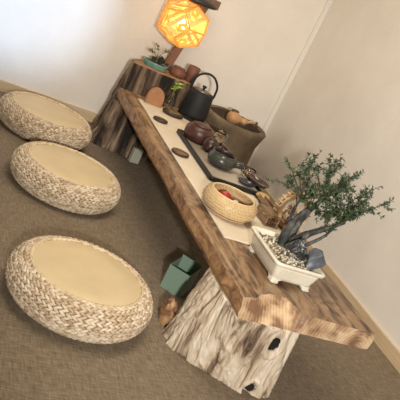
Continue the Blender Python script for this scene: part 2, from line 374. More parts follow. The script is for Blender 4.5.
# near stump: the leg of the table
low = empty('low_table', (0, 0, 0), 'long live-edge wooden slab table resting on a pale driftwood stump', 'table')
bot = [(-1.185, -2.17), (-1.19, -2.26), (-1.135, -2.325), (-1.065, -2.378), (-.985, -2.437), (-.915, -2.455), (-.85, -2.43), (-.79, -2.33), (-.78, -2.20), (-.86, -2.10), (-.99, -2.06), (-1.12, -2.09)]
top = [(-1.137, -2.20), (-1.145, -2.32), (-1.14, -2.40), (-1.115, -2.455), (-1.02, -2.475), (-.955, -2.475), (-.905, -2.45), (-.82, -2.36), (-.78, -2.24), (-.84, -2.14), (-.98, -2.10), (-1.10, -2.13)]
bm, rings = stump_mesh(bot, top, .281, n=420, m_=120, amp=.018, holes=((-.965, -2.455, .225, .024, .040, .05), (-.945, -2.45, .02, .03, .03, .03)))
loft(bm, rings)
for f in bm.faces:
    c_ = f.calc_center_median()
    for hx, hy, hz, rw, rh, dp in ((-.965, -2.45, .225, .020, .032, .05), (-.945, -2.445, .02, .022, .02, .03)):
        if math.hypot(math.hypot(c_.x - hx, (c_.y - hy) * .5) / rw, (c_.z - hz) / rh) < 1 and c_.y < -2.3: f.material_index = 1
obj('stump_leg', bm, [DRIFT, HOLE], low)['label'] = 'pale weathered driftwood stump with a dark knot hole'
bm = bmesh.new(); blob(bm, (-1.17, -2.105, .03), (.022, .05, .055), .3, 2.4, 3); obj('root_spur', bm, EDGE, low)

# slab
def slab():
    bm = bmesh.new(); nx, ny = 40, 130
    yf = -.320; z1, z0 = TZ, TZ - .065
    def ch(x):
        pts = [(-1.15, .02), (-1.09, .035), (-1.04, .075), (-1.0, .095), (-.94, .092), (-.915, .03), (-.88, .006), (-.6, .004)]
        for (a, u_), (b_, w_) in zip(pts, pts[1:]):
            if a <= x <= b_: t = (x - a) / (b_ - a); t = t * t * (3 - 2 * t); return u_ + (w_ - u_) * t
        return .004
    rings = []
    for j in range(ny + 1):
        t = j / ny; yb = yf + (-2.463 - yf) * t
        wl = .006 * noise.noise(Vector((0, yb * 3.1, 1))) + .004 * noise.noise(Vector((0, yb * 12, 5)))
        wr = .008 * noise.noise(Vector((4, yb * 2.6, 9)))
        xl, xr = -1.14 + wl, -.607 + wr + (.015 if yb > -1 else 0)
        if t > .93: xl += .004
        ring = []
        for i in range(nx + 1):
            x = xl + (xr - xl) * i / nx; y = yb + ch(x) * t ** 6
            z = z1 + .0015 * noise.noise(Vector((x * 8, y * 3, 0)))
            if i in (0, nx): z -= .0015
            ring.append((x, y, z))
        ring.append((xr + .005, yb + .5 * ch(xr) * t ** 6, (z0 + z1) / 2))
        for i in range(nx, -1, -1):
            x = xl + (xr - xl) * i / nx + (.003 if i == 0 else 0); ring.append((x, yb, z0 + (.004 if i in (0, nx) else 0)))
        for zz, o_ in ((.33, -.004), (.66, -.002)):
            ring.append((xl + o_ + .006 * noise.noise(Vector((zz * 5, yb * 16, 2))), yb, z0 + (z1 - z0) * zz))
        rings.append(ring)
    R = [[bm.verts.new(p) for p in ring] for ring in rings]; n = len(R[0])
    for a, b_ in zip(R, R[1:]):
        for i in range(n):
            f = bm.faces.new((a[i], a[(i + 1) % n], b_[(i + 1) % n], b_[i]))
            if i >= 2 * nx + 2 or i in (nx, nx + 1): f.material_index = 1
    # ends: quads between top row and bottom row
    for ring, mi in ((R[0], 2), (R[-1], 2)):
        tops = ring[:nx + 1]; bots = ring[nx + 2:2 * nx + 3][::-1]
        # a middle row gives the sawn end a little relief
        mids = []
        for i in range(nx + 1):
            p = (tops[i].co + bots[i].co) / 2 + Vector((0, -.004 if ring is R[-1] else 0, 0)); mids.append(bm.verts.new(p))
        for i in range(nx):
            for a, b_ in ((tops, mids), (mids, bots)):
                f = bm.faces.new((a[i], a[i + 1], b_[i + 1], b_[i])); f.material_index = mi
        f = bm.faces.new((tops[0], mids[0], bots[0], ring[-2], ring[-1])); f.material_index = mi
        f = bm.faces.new((tops[-1], ring[nx + 1], bots[-1], mids[-1])); f.material_index = mi
    return bm
obj('slab', slab(), [SLAB, EDGE, ENDG], low, smooth=False)

# far stump
bot = [(-1.195, -.36), (-1.11, -.42), (-.97, -.45), (-.88, -.43), (-.79, -.38), (-.73, -.30), (-.72, -.16), (-.76, -.05), (-.95, -.03), (-1.08, -.08), (-1.17, -.22)]
top = [(-1.128, -.325), (-1.04, -.345), (-.94, -.350), (-.86, -.345), (-.79, -.33), (-.73, -.28), (-.71, -.19), (-.73, -.09), (-.88, -.07), (-.99, -.12), (-1.08, -.22)]
bm, rings = stump_mesh(bot, top, ST, amp=.016, freq=24, seed=5., notch=.272)
loft(bm, rings)
for f in bm.faces:
    if f.normal.z > .9 or len(f.verts) > 8: f.material_index = 1
o = obj('tree_stump', bm, [BARK, STUMPTOP])
tag(o, 'tall dark-barked tree stump at the far end of the table, standing by the back wall', 'stump')

# small things under the table
bx = empty('cardboard_box', (-1.122, -1.855, 0), 'small open green box on the floor beside the pale stump', 'box', -.70)
def open_box(w, d, h, t, bx, mo, mi):
    for nm, c_, s_ in (('front_panel', (w / 2, t / 2, h / 2), (w, t, h)), ('side_panel', (t / 2, d / 2, h / 2), (t, d - 2 * t, h)), ('side_panel', (w - t / 2, d / 2, h / 2), (t, d - 2 * t, h)), ('back_panel', (w / 2, d - t / 2, h / 2 + .006), (w, t, h + .012)), ('bottom_panel', (w / 2, d / 2, t / 2), (w - 2 * t, d - 2 * t, t))):
        bm = bmesh.new(); box(bm, c_, s_); obj(nm, bm, mo, bx, smooth=False)
open_box(.092, .125, .104, .003, bx, GREENBOX, GREENDK)
bm = bmesh.new(); box(bm, (0, 0, .043), (.058, .03, .086), bev=.002)
o = obj('carton', bm, PALEBOX, smooth=False, loc=(-.945, -.492, 0)); o.rotation_euler = (0, 0, .15)
tag(o, 'small pale greenish carton on the floor against the far dark stump, under the table', 'box')

# ------------------------------------------------------------------ basin with gourd
BC = (-.395, -.32); BZ = .405
ba = empty('stone_basin', (BC[0], BC[1], 0), 'round brown stone trough on the floor in the corner behind the table', 'basin')
bm = bmesh.new()
lathe(bm, [(.165, 0), (.175, .01), (.184, .18), (.184, .30), (.202, .37), (.208, BZ - .012), (.200, BZ), (.170, BZ), (.168, BZ - .01), (.155, BZ - .07), (.12, BZ - .11), (.002, BZ - .115)], 64)
for v_ in bm.verts:
    d = noise.fractal(v_.co * 9, 1, 2, 4) * .006; k = Vector((v_.co.x, v_.co.y, 0)); k = k.normalized() if k.length > .01 else k; v_.co += k * d; v_.co.z += (noise.noise(v_.co * 6) * .006 if v_.co.z > .05 else 0)
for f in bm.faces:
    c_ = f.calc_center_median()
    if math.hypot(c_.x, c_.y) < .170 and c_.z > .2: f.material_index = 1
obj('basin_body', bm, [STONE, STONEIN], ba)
bm = bmesh.new(); blob(bm, (-.07, .02, BZ - .062), (.036, .046, .03), .15, 1.5, 2); obj('pale_pebble', bm, GRAVEL[0], loc=(BC[0], BC[1], 0))
tag(bpy.data.objects['pale_pebble'], 'pale stone lying in the left part of the stone trough', 'stone')
g = empty('gourd', (-.395, -.31, BZ - .016), 'tan gourd with a dark-tipped neck lying across the stone trough', 'gourd', -.10); g.scale = (.86, .9, .86)
bm = bmesh.new()
rings = []
gp = [(-.068, .002), (-.06, .025), (-.04, .040), (-.015, .045), (.01, .040), (.032, .027), (.047, .021), (.06, .024), (.072, .026), (.085, .020), (.10, .012), (.135, .010), (.155, .010)]
gp = [(p.x, p.y) for p in spline([(a, b_, 0) for a, b_ in gp], 4)]
for x, r in gp: rings.append([(x, r * math.cos(2 * PI * k / 24), .022 + (.02 if x > .08 else 0) * min(1, (x - .08) / .05) + r * math.sin(2 * PI * k / 24)) for k in range(24)])
loft(bm, rings); obj('gourd_body', bm, GOURD, g)
bm = bmesh.new(); tube(bm, [(.150, 0, .042), (.158, 0, .043), (.168, 0, .045)], [.0115, .013, .011], 12); obj('neck_tip', bm, GOURDD, g)
bm = bmesh.new(); blob(bm, (-.02, .01, .068), (.028, .016, .012), .2, 2, 5); obj('leaf_scar', bm, GOURDD, g)

# ------------------------------------------------------------------ things on the table
bm = bmesh.new(); nx, ny = 20, 80
x0, x1, ya, yb = -1.059, -.69, -2.026, -.45
G = [[None] * (ny + 1) for _ in range(nx + 1)]
def cloth_z(x, y): return TZ + .0045 + .0012 * noise.noise(Vector((x * 12, y * 6, 0)))
rt = [[bm.verts.new((x0 + (x1 - x0) * i / nx + .003 * noise.noise(Vector((i, j * .08, 0))), ya + (yb - ya) * j / ny + .002 * noise.noise(Vector((i * .3, j, 3))), 0)) for j in range(ny + 1)] for i in range(nx + 1)]
for i in range(nx + 1):
    for j in range(ny + 1): rt[i][j].co.z = cloth_z(rt[i][j].co.x, rt[i][j].co.y)
for i in range(nx):
    for j in range(ny): bm.faces.new((rt[i][j], rt[i + 1][j], rt[i + 1][j + 1], rt[i][j + 1]))
r = bmesh.ops.extrude_face_region(bm, geom=list(bm.faces)); bmesh.ops.translate(bm, vec=(0, 0, -.0028), verts=[e for e in r['geom'] if isinstance(e, bmesh.types.BMVert)])
tag(obj('table_runner', bm, LINEN), 'long cream linen runner lying along the middle of the slab table', 'table runner')
CZ = TZ + .0058

def coaster(x, y, r, label, m1, m2, rz=0, dark=False):
    t = empty('coaster', (x, y, CZ), label, 'coaster', rz, 'small round wooden coasters on the runner')
    bm = bmesh.new(); lathe(bm, [(r * .9, 0), (r, .003), (r, .008), (r * .96, .011), (r * .9, .011), (r * .88, .0095), (.001, .0095)], 36, 1, .92); obj('rim', bm, m2, t)
    bm = bmesh.new(); lathe(bm, [(r * .87, .0096), (r * .86, .0112), (.001, .0114)], 36, 1, .92); obj('face', bm, m1, t)
    return t
coaster(-1.0, -.765, .041, 'darker round coaster on the runner, the farther of two', COASTD, COASTD)
coaster(-1.013, -1.215, .046, 'brown round coaster on the runner, left of the black tray', COAST, COASTD, .4)

# oval wooden dish behind the far coaster
t = empty('oval_dish', (-.872, -.56, CZ), 'oval olive-brown wooden dish on the runner in front of the far stump', 'dish', -.12)
bm = bmesh.new(); lathe(bm, [(.85, 0), (1, .006), (1.02, .016), (.98, .020), (.9, .018), (.85, .012), (.001, .011)], 40, .062, .042)
obj('dish_body', bm, COASTD, t)
bm = bmesh.new(); blob(bm, (0, 0, .019), (.046, .028, .009), .12, 2, 8); obj('tea_cake', bm, OLIVE, None, loc=None)
o = bpy.data.objects['tea_cake']; o.location = (-.872, -.56, CZ); o.rotation_euler = (0, 0, -.12); tag(o, 'flat brown cake of tea lying in the oval wooden dish', 'tea')

# arched block
bm = bmesh.new(); w, hh = .050, .098
pr = [(-w, 0)] + [(-w * math.cos(a), .035 + (hh - .035) * math.sin(a)) for a in [PI * k / 18 for k in range(19)]] + [(w, 0)]
loft(bm, [[(x, -.013, z) for x, z in pr], [(x, .013, z) for x, z in pr]])
o = obj('arched_block', bm, TERRA, smooth=False, loc=(-.975, -.478, CZ)); o.rotation_euler = (-.04, 0, .05)
tag(o, 'tan half-round wooden block standing in front of the far stump', 'wooden block')

# vase with sprig
t = empty('glass_vase', (-.888, -.468, CZ), 'small clear glass vase in front of the far stump, holding a lime green sprig', 'vase')
bm = bmesh.new(); lathe(bm, [(.018, 0), (.024, .004), (.028, .03), (.024, .06), (.012, .085), (.012, .105), (.016, .112), (.0145, .112), (.0105, .104), (.0105, .086), (.0225, .06), (.0262, .03), (.022, .007), (.001, .006)], 28); obj('vase_body', bm, GLASS, t)
sp = empty('leaf_sprig', (-.888, -.468, CZ + .012), 'lime green leafy sprig standing in the small glass vase', 'plant')
bm = bmesh.new(); tube(bm, spline([(0, 0, 0), (.002, 0, .06), (-.004, .002, .12), (-.012, 0, .15)]), .0013, 6); tube(bm, spline([(.001, 0, .02), (.004, -.002, .09), (.014, 0, .14)]), .0012, 6); obj('stem', bm, LIME, sp)
def leaf(bm, p, d, L, W, up=Vector((0, 0, 1)), lay=None, tone=.5):
    p = Vector(p); d = Vector(d).normalized(); s = d.cross(up)
    s = s.normalized() if s.length > 1e-3 else Vector((1, 0, 0)); nrm = s.cross(d)
    pts = [p, p + d * L * .35 + s * W * .5 + nrm * W * .1, p + d * L, p + d * L * .35 - s * W * .5 + nrm * W * .1]
    vs = [bm.verts.new(q_) for q_ in pts]
    mid = bm.verts.new(p + d * L * .45 - nrm * W * .12)
    if lay is not None:
        for v_ in vs + [mid]: v_[lay] = tone
    for i in range(4): bm.faces.new((vs[i], vs[(i + 1) % 4], mid))
bm = bmesh.new(); rs = random.Random(4)
for i in range(12): leaf(bm, (rs.uniform(-.012, .012), rs.uniform(-.01, .01), rs.uniform(.10, .15)), (rs.uniform(-1, 1), rs.uniform(-1, .6), rs.uniform(-.1, .8)), .03, .016, Vector((.2, -.6, .8)))
obj('leaves', bm, LIME, sp, smooth=False)

# kettle
kx, ky = -.730, -.468
t = empty('trivet', (kx, ky, TZ), 'black round trivet under the kettle', 'trivet')
t['label'] = 'round black trivet on the slab underneath the black kettle'
bm = bmesh.new(); lathe(bm, [(.075, 0), (.082, .004), (.082, .018), (.076, .022), (.001, .022)], 36); obj('trivet_plate', bm, BLACK, t)
bm = bmesh.new(); tube(bm, [(.0, -.079, .012), (.0, -.10, .012)], .007, 10); obj('tab', bm, LIDG, t)
t = empty('kettle', (kx, ky, TZ + .022), 'black kettle with tall arched handle standing at the far end of the table', 'kettle', -.38)
t.scale = (1.1, 1.1, 1.1)
KS = 1.0
bm = bmesh.new(); lathe(bm, [(.066, 0), (.074, .004), (.076, .02), (.071, .08), (.065, .128), (.061, .135), (.045, .139), (.044, .136), (.001, .135)], 44); obj('kettle_body', bm, BLACK, t)
bm = bmesh.new(); lathe(bm, [(.047, .137), (.047, .142), (.03, .147), (.001, .149)], 32); obj('lid', bm, LIDG, t); lid = bpy.data.objects['lid']
bm = bmesh.new(); lathe(bm, [(.006, .148), (.006, .156), (.012, .160), (.012, .167), (.001, .170)], 20); obj('lid_knob', bm, BLACK, lid)
bm = bmesh.new(); tube(bm, spline([(-.062, 0, .125), (-.067, 0, .165), (-.05, 0, .208), (-.012, 0, .231), (.028, 0, .224), (.058, 0, .190), (.064, 0, .15), (.062, 0, .125)], 6), .006, 10); obj('handle', bm, BLACK, t)
bm = bmesh.new(); tube(bm, spline([(0, .06, .07), (0, .085, .085), (0, .10, .115), (0, .118, .128)]), [.014] * 6 + [.012] * 6 + [.008] * 7, 12); obj('spout', bm, BLACK, t)

# black tea tray, raised edge
t = empty('tea_tray', (-.79, -1.155, CZ), 'long black tea tray with raised edge lying on the linen runner', 'tray', .0)
hx, hy = .145, .30
bm = bmesh.new(); loft(bm, [rrect(hx - .004, hy - .004, .014, 0), rrect(hx, hy, .018, .003), rrect(hx, hy, .018, .018), rrect(hx - .003, hy - .003, .016, .020), rrect(hx - .014, hy - .014, .010, .020), rrect(hx - .016, hy - .016, .010, .008)]); obj('tray_frame', bm, TRAYM, t)
bm = bmesh.new(); loft(bm, [rrect(hx - .02, hy - .02, .008, .0082), rrect(hx - .02, hy - .02, .008, .012)]); o = obj('tray_bed', bm, PLATE, t); o['label'] = 'pale grey-beige bed of the tray'
WZ = CZ + .0125

def teapot(name, x, y, z, r, h, m_, label, rz, lidh=.012, cat='teapot', spout=True, handle=True):
    t = empty(name, (x, y, z), label, cat, rz)
    bm = bmesh.new(); lathe(bm, [(r * .6, 0), (r * .72, .003), (r * .97, h * .3), (r, h * .5), (r * .9, h * .82), (r * .62, h * .97), (r * .55, h), (.001, h)], 36); obj('pot_body', bm, m_, t)
    bm = bmesh.new(); lathe(bm, [(r * .54, h), (r * .54, h + .004), (r * .3, h + lidh * .6), (r * .1, h + lidh * .7), (r * .1, h + lidh), (r * .17, h + lidh + .005), (.001, h + lidh + .010)], 28); obj('lid', bm, m_, t)
    if spout:
        bm = bmesh.new(); tube(bm, spline([(r * .85, 0, h * .4), (r * 1.25, 0, h * .6), (r * 1.5, 0, h * .92)], 5), [r * .2] * 3 + [r * .16] * 3 + [r * .11] * 5, 12); obj('spout', bm, m_, t)
    if handle:
        bm = bmesh.new(); tube(bm, spline([(-r * .85, 0, h * .8), (-r * 1.35, 0, h * .85), (-r * 1.5, 0, h * .5), (-r * 1.2, 0, h * .25), (-r * .9, 0, h * .25)], 5), r * .09, 8); obj('handle', bm, m_, t)
    return t
# big red-brown clay jar
t = empty('clay_jar', (-.845, -.935, WZ), 'large red-brown clay pot at the far end of the black tray', 'pot', -.4)
bm = bmesh.new(); lathe(bm, [(.045, 0), (.058, .004), (.064, .03), (.063, .055), (.055, .074), (.042, .082), (.04, .082), (.001, .080)], 40, 1.08, 1.); obj('jar_body', bm, CLAY, t)
bm = bmesh.new(); lathe(bm, [(.043, .0815), (.043, .086), (.03, .091), (.001, .093)], 32, 1.08, 1.); obj('lid', bm, CLAY, t)
t.scale = (1.12, 1.12, 1.)
teapot('teapot', -.815, -1.055, WZ, .042, .066, DARKCLAY, 'small dark brown teapot on the black tray, between the red-brown pot and the grey bowl', -.7, handle=False)
# glass pitcher behind
t = empty('glass_pitcher', (-.70, -.86, WZ), 'small clear glass pitcher on the tray right behind the red-brown pot', 'pitcher', .3)
bm = bmesh.new(); lathe(bm, [(.022, 0), (.028, .004), (.031, .03), (.027, .055), (.030, .072), (.0285, .072), (.0255, .055), (.0292, .03), (.026, .007), (.001, .006)], 28); obj('pitcher_body', bm, GLASS, t)
bm = bmesh.new(); tube(bm, spline([(.028, 0, .06), (.05, 0, .06), (.052, 0, .03), (.030, 0, .022)], 5), .0028, 8); obj('handle', bm, GLASS, t)
# grey-green side handled bowl
t = empty('handled_bowl', (-.815, -1.235, WZ), 'grey-green glazed bowl with a stubby side handle on the black tray', 'bowl', -.35)
bm = bmesh.new(); lathe(bm, [(.038, 0), (.048, .003), (.063, .018), (.066, .034), (.060, .050), (.054, .056), (.056, .063), (.053, .064), (.050, .057), (.052, .045), (.055, .03), (.045, .012), (.001, .009)], 44)
for f in bm.faces:
    c_ = f.calc_center_median()
    if math.hypot(c_.x, c_.y) < .0515 and c_.z > .005: f.material_index = 1
obj('bowl_body', bm, [GREYGL, GREYIN], t)
bm = bmesh.new(); tube(bm, [(.055, 0, .034), (.075, 0, .038), (.095, 0, .042), (.099, 0, .043)], [.017, .014, .016, .011], 16); obj('side_handle', bm, GREYGL, t); t.scale = (1.08, 1.08, 1.1)
# glass cup
t = empty('glass_cup', (-.668, -1.262, WZ), 'clear round glass cup on the tray beside the grey-green bowl', 'cup', .2)
bm = bmesh.new(); lathe(bm, [(.018, 0), (.028, .006), (.036, .022), (.036, .036), (.030, .046), (.0285, .046), (.034, .036), (.034, .022), (.026, .009), (.001, .007)], 32); obj('cup_body', bm, GLASS, t)
bm = bmesh.new(); lathe(bm, [(.001, .0075), (.025, .0095), (.0335, .022), (.0335, .026), (.001, .026)], 32); obj('tea', bm, mat('amber_tea', rgb(150, 120, 90), .1, **{'Transmission Weight': .6})[0], t)
# dark oval saucer and leaf dish
t = empty('saucer', (-.722, -1.385, WZ), 'blue-black oval saucer on the near end of the black tray', 'saucer', -.3)
bm = bmesh.new(); lathe(bm, [(.6, 0), (.7, .003), (1, .015), (1.0, .018), (.93, .016), (.6, .006), (.001, .005)], 36, .046, .034); obj('saucer_body', bm, NAVY, t)
t = empty('leaf_dish', (-.652, -1.355, WZ + .012), 'dark green glazed oval dish with a red-brown rim at the right corner of the tray', 'dish', -1.15)
bm = bmesh.new(); lathe(bm, [(.6, 0), (.7, .002), (.97, .018), (.95, .020), (.9, .018), (.6, .006), (.001, .005)], 40, .066, .040); obj('dish_body', bm, DKGREEN, t)
bm = bmesh.new(); tube(bm, [(.064 * math.cos(2 * PI * i / 40), .039 * math.sin(2 * PI * i / 40), .0195) for i in range(41)], .0028, 8, False); obj('rim', bm, REDRIM, t)

# golden cloth + bamboo trough
bm = bmesh.new()
vs = blob(bm, (0, 0, 0), (.036, .030, .014), .12, 2.3, 4)
o = obj('folded_cloth', bm, GOLD, loc=(-.665, -1.475, TZ + .0225)); tag(o, 'small folded straw-gold cloth between the dark green dish and the wooden trough', 'cloth')

# basket
t = empty('bamboo_bowl', (-.966, -1.772, CZ), 'round woven bamboo bowl on the near end of the runner', 'bowl')
bm = bmesh.new(); prof = [(.075, 0), (.092, .004), (.110, .024), (.1145, .042), (.110, .062), (.100, .075), (.092, .080)]
prof = [(p.x, p.y) for p in spline([(a, b_, 0) for a, b_ in prof], 4)]
inn = [(.088, .079), (.094, .066), (.100, .044), (.096, .022), (.08, .010), (.001, .008)]
lathe(bm, prof + inn, 64)
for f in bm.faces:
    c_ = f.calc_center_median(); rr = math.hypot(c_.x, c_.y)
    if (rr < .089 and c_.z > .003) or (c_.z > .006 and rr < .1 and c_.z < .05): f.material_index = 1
for f in bm.faces:
    c_ = f.calc_center_median()
    if c_.z > .0785: f.material_index = 0
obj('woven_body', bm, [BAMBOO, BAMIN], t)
bm = bmesh.new(); lay = bm.verts.layers.float.new('tone'); rs = random.Random(9)
# raised woven ticks on the outside
for k in range(9):
    s = (k + .7) / 9.3 * (len(prof) - 1); i = int(s); f_ = s - i; r = prof[i][0] * (1 - f_) + prof[min(i + 1, len(prof) - 1)][0] * f_; z = prof[i][1] * (1 - f_) + prof[min(i + 1, len(prof) - 1)][1] * f_
    for j in range(64):
        a = 2 * PI * (j + .5 * (k % 2)) / 64
        c0 = Vector(((r + .0005) * math.cos(a), (r + .0005) * math.sin(a), z)); A = Vector((-math.sin(a), math.cos(a), 0)); Nn = Vector((math.cos(a), math.sin(a), 0)); U = Vector((0, 0, 1))
        vv = [bm.verts.new(c0 + A * x + U * zz + Nn * n_) for x, zz, n_ in ((-.0048, 0, -.001), (0, .0026, .0005), (.0048, 0, -.001), (0, -.0026, .0005))]; top_ = bm.verts.new(c0 + Nn * .003)
        for i2 in range(4): bm.faces.new((vv[i2], vv[(i2 + 1) % 4], top_))
obj('weave_ticks', bm, BAMRIM, t)
bm = bmesh.new(); tube(bm, [(.090 * math.cos(2 * PI * i / 48), .090 * math.sin(2 * PI * i / 48), .0795) for i in range(49)], .0035, 8, False); obj('rim', bm, BAMRIM, t)
bz = CZ + .010
t = empty('wrapped_packet', (-.985, -1.745, bz + .012), 'small red wrapped packet inside the bamboo bowl', 'packet', -.5)
bm = bmesh.new(); blob(bm, (0, 0, .028), (.028, .018, .024), .08, 2, 1); obj('packet_body', bm, REDM, t)
t = empty('little_jar', (-.945, -1.775, bz), 'little black jar with a grey lid inside the bamboo bowl, beside the red packet', 'jar', 0)
bm = bmesh.new(); lathe(bm, [(.014, 0), (.018, .003), (.018, .034), (.014, .038), (.001, .038)], 24); obj('jar_body', bm, BLACK, t)
bm = bmesh.new(); lathe(bm, [(.012, .038), (.012, .046), (.008, .049), (.001, .049)], 24); obj('lid', bm, WHITE, t)

# wooden water wheel toy with trough
t = empty('wooden_water_wheel', (-.64, -1.69, TZ), 'small wooden water wheel model with paddles and trough, behind the bonsai', 'ornament')
wc = Vector((-.012, -.03, .086)); wr = .076
for yy in (-.014, .014):
    bm = bmesh.new(); loft(bm, [[(wc.x + q_ * math.cos(2 * PI * i / 40), wc.y + yy + o_, wc.z + q_ * math.sin(2 * PI * i / 40)) for i in range(40)] for q_, o_ in ((wr, -.003), (wr, .003), (wr - .018, .003), (wr - .018, -.003), (wr, -.003))], False, False)
    for k in range(6):
        a = PI * k / 3; tube(bm, [(wc.x, wc.y + yy, wc.z), (wc.x + wr * math.cos(a), wc.y + yy, wc.z + wr * math.sin(a))], .0028, 6)
    obj('rim_with_spokes', bm, WHEELW, t)
for k in range(22):
    a = 2 * PI * k / 22; bm = bmesh.new()
    box(bm, (wc.x + (wr + .003) * math.cos(a), wc.y, wc.z + (wr + .003) * math.sin(a)), (.012, .030, .005), Matrix.Rotation(-a, 3, 'Y') if 0 else None)
    bmesh.ops.rotate(bm, cent=(wc.x + (wr + .003) * math.cos(a), wc.y, wc.z + (wr + .003) * math.sin(a)), matrix=Matrix.Rotation(-a, 3, 'Y'), verts=bm.verts)
    obj('paddle', bm, WHEELW, t, smooth=False)
bm = bmesh.new(); tube(bm, [wc + Vector((0, -.034, 0)), wc + Vector((0, .034, 0))], .007, 12); obj('axle', bm, BRNW, t)
for yy in (-.028, .028):
    bm = bmesh.new(); tube(bm, [wc + Vector((-.030, yy, -.086)), wc + Vector((0, yy, .008))], .0042, 8); tube(bm, [wc + Vector((.025, yy, -.086)), wc + Vector((0, yy, .008))], .0042, 8); obj('support', bm, BRNW, t)
t2 = empty('bamboo_trough', (-.705, -1.64, TZ), 'long brown wooden trough with a lattice box lying between basket and water wheel', 'trough', .02)
bm = bmesh.new(); box(bm, (.02, .0, .020), (.034, .27, .006)); box(bm, (.006, .0, .028), (.005, .27, .020)); box(bm, (.036, .0, .028), (.005, .27, .020)); obj('channel', bm, BRNW, t2, smooth=False)
bm = bmesh.new(); box(bm, (.02, .09, .0085), (.03, .012, .017)); obj('foot', bm, BRNW, t2, smooth=False)
bm = bmesh.new(); box(bm, (.02, -.09, .0085), (.03, .012, .017)); obj('foot', bm, BRNW, t2, smooth=False)
t3 = empty('lattice_box', (-.755, -1.73, TZ + .006), 'small brown wooden lattice box beside the bamboo bowl', 'box', .05)
bm = bmesh.new()
for a in range(5): box(bm, (-.026 + a * .013, -.05, .022), (.004, .004, .044)); box(bm, (-.026 + a * .013, .05, .022), (.004, .004, .044))
for a in range(9): box(bm, (-.03, -.05 + a * .0125, .022), (.004, .004, .044)); box(bm, (.03, -.05 + a * .0125, .022), (.004, .004, .044))
for z in (.003, .022, .042):
    for y in (-.05, .05): box(bm, (0, y, z), (.064, .0055, .0055))
    for x in (-.03, .03): box(bm, (x, 0, z), (.0055, .105, .0055))
obj('lattice_frame', bm, BRNW, t3, smooth=False)
bm = bmesh.new()
for a in range(4): box(bm, (-.021 + a * .014, 0, .047), (.011, .10, .004))
obj('lid', bm, BRNW, t3, smooth=False)
bm = bmesh.new(); box(bm, (0, 0, 0), (.011, .010, .062), bev=.002)
o = obj('wooden_peg', bm, mat('pink_tan_wood', rgb(206, 160, 124), .5)[0], loc=(-.688, -1.79, TZ + .034)); o.rotation_euler = (0, .10, 0)
tag(o, 'light pinkish wooden peg standing beside the lattice box', 'peg')

# ------------------------------------------------------------------ bonsai
px, py = -.887, -2.168
pt = empty('bonsai_pot', (px, py, TZ), 'cream glazed rectangular bonsai pot with four feet near the end of the table', 'pot', .0); pt.scale = (1.03, 1.03, 1.08)
bm = bmesh.new()
loft(bm, [rrect(.070, .104, .016, .012), rrect(.077, .111, .016, .015), rrect(.083, .117, .016, .040), rrect(.089, .123, .016, .064), rrect(.090, .124, .016, .067), rrect(.099, .132, .022, .067), rrect(.101, .134, .022, .076), rrect(.097, .130, .020, .079), rrect(.088, .121, .016, .078), rrect(.085, .118, .016, .060), rrect(.08, .11, .016, .04)])
obj('pot_body', bm, CREAM, pt)
for sx in (-1, 1):
    for sy in (-1, 1):
        bm = bmesh.new()
        loft(bm, [rrect(.013, .015, .006, 0, 4, sx * .064, sy * .098), rrect(.016, .018, .006, .004, 4, sx * .064, sy * .098), rrect(.014, .016, .005, .009, 4, sx * .062, sy * .095), rrect(.022, .026, .006, .017, 4, sx * .055, sy * .086)])
        obj('foot', bm, CREAM, pt)
for sy in (-1,):
    bm = bmesh.new(); loft(bm, [[(x, sy * y_, z) for x, y_, z in q_] for q_ in ([(-.062, .111, .022), (.062, .111, .022), (.068, .120, .058), (-.068, .120, .058)], [(-.062, .115, .022), (.062, .115, .022), (.068, .124, .058), (-.068, .124, .058)])]); obj('raised_panel', bm, CREAM, pt, smooth=False)
bm = bmesh.new(); n_ = 14
R_ = [rrect(.084 * s_, .117 * s_, .015 * s_, .068 + .008 * (1 - s_ ** 2) ** .5 if s_ < 1 else .066) for s_ in (1, .8, .6, .4, .2, .02)]
loft(bm, R_); o = obj('soil', bm, SOIL, loc=(px, py, TZ)); tag(o, 'pale gritty soil filling the cream bonsai pot', 'soil', kind='stuff')
# gravel
rs = random.Random(11)
protos = []
for k in range(4):
    bm = bmesh.new(); blob(bm, (0, 0, 0), (.0054, .0044, .0036), .2, 1.5, k + 3, 2); me_o = obj('pebble', bm, GRAVEL[k]); protos.append(me_o)
cnt = 0
def in_rock(x, y): return False
while cnt < 298:
    x, y = rs.uniform(-.079, .079), rs.uniform(-.112, .112)
    s_ = max(abs(x) / .084, abs(y) / .117); z = .070 + .008 * math.sqrt(max(0, 1 - s_ * s_))
    p = protos[rs.choice([0, 0, 1, 2, 2, 3])]
    if cnt < 4: p = protos[cnt]; o = p
    else: o = p.copy(); C.objects.link(o)
    sc = rs.uniform(.7, 1.35); o.scale = (sc, sc, sc); o.location = (px + x, py + y, TZ + z); o.rotation_euler = (rs.uniform(0, 3), rs.uniform(0, 3), rs.uniform(0, 6))
    tag(o, 'tiny light pebble strewn over the soil of the cream bonsai pot', 'pebble', 'pebbles on the bonsai soil'); cnt += 1
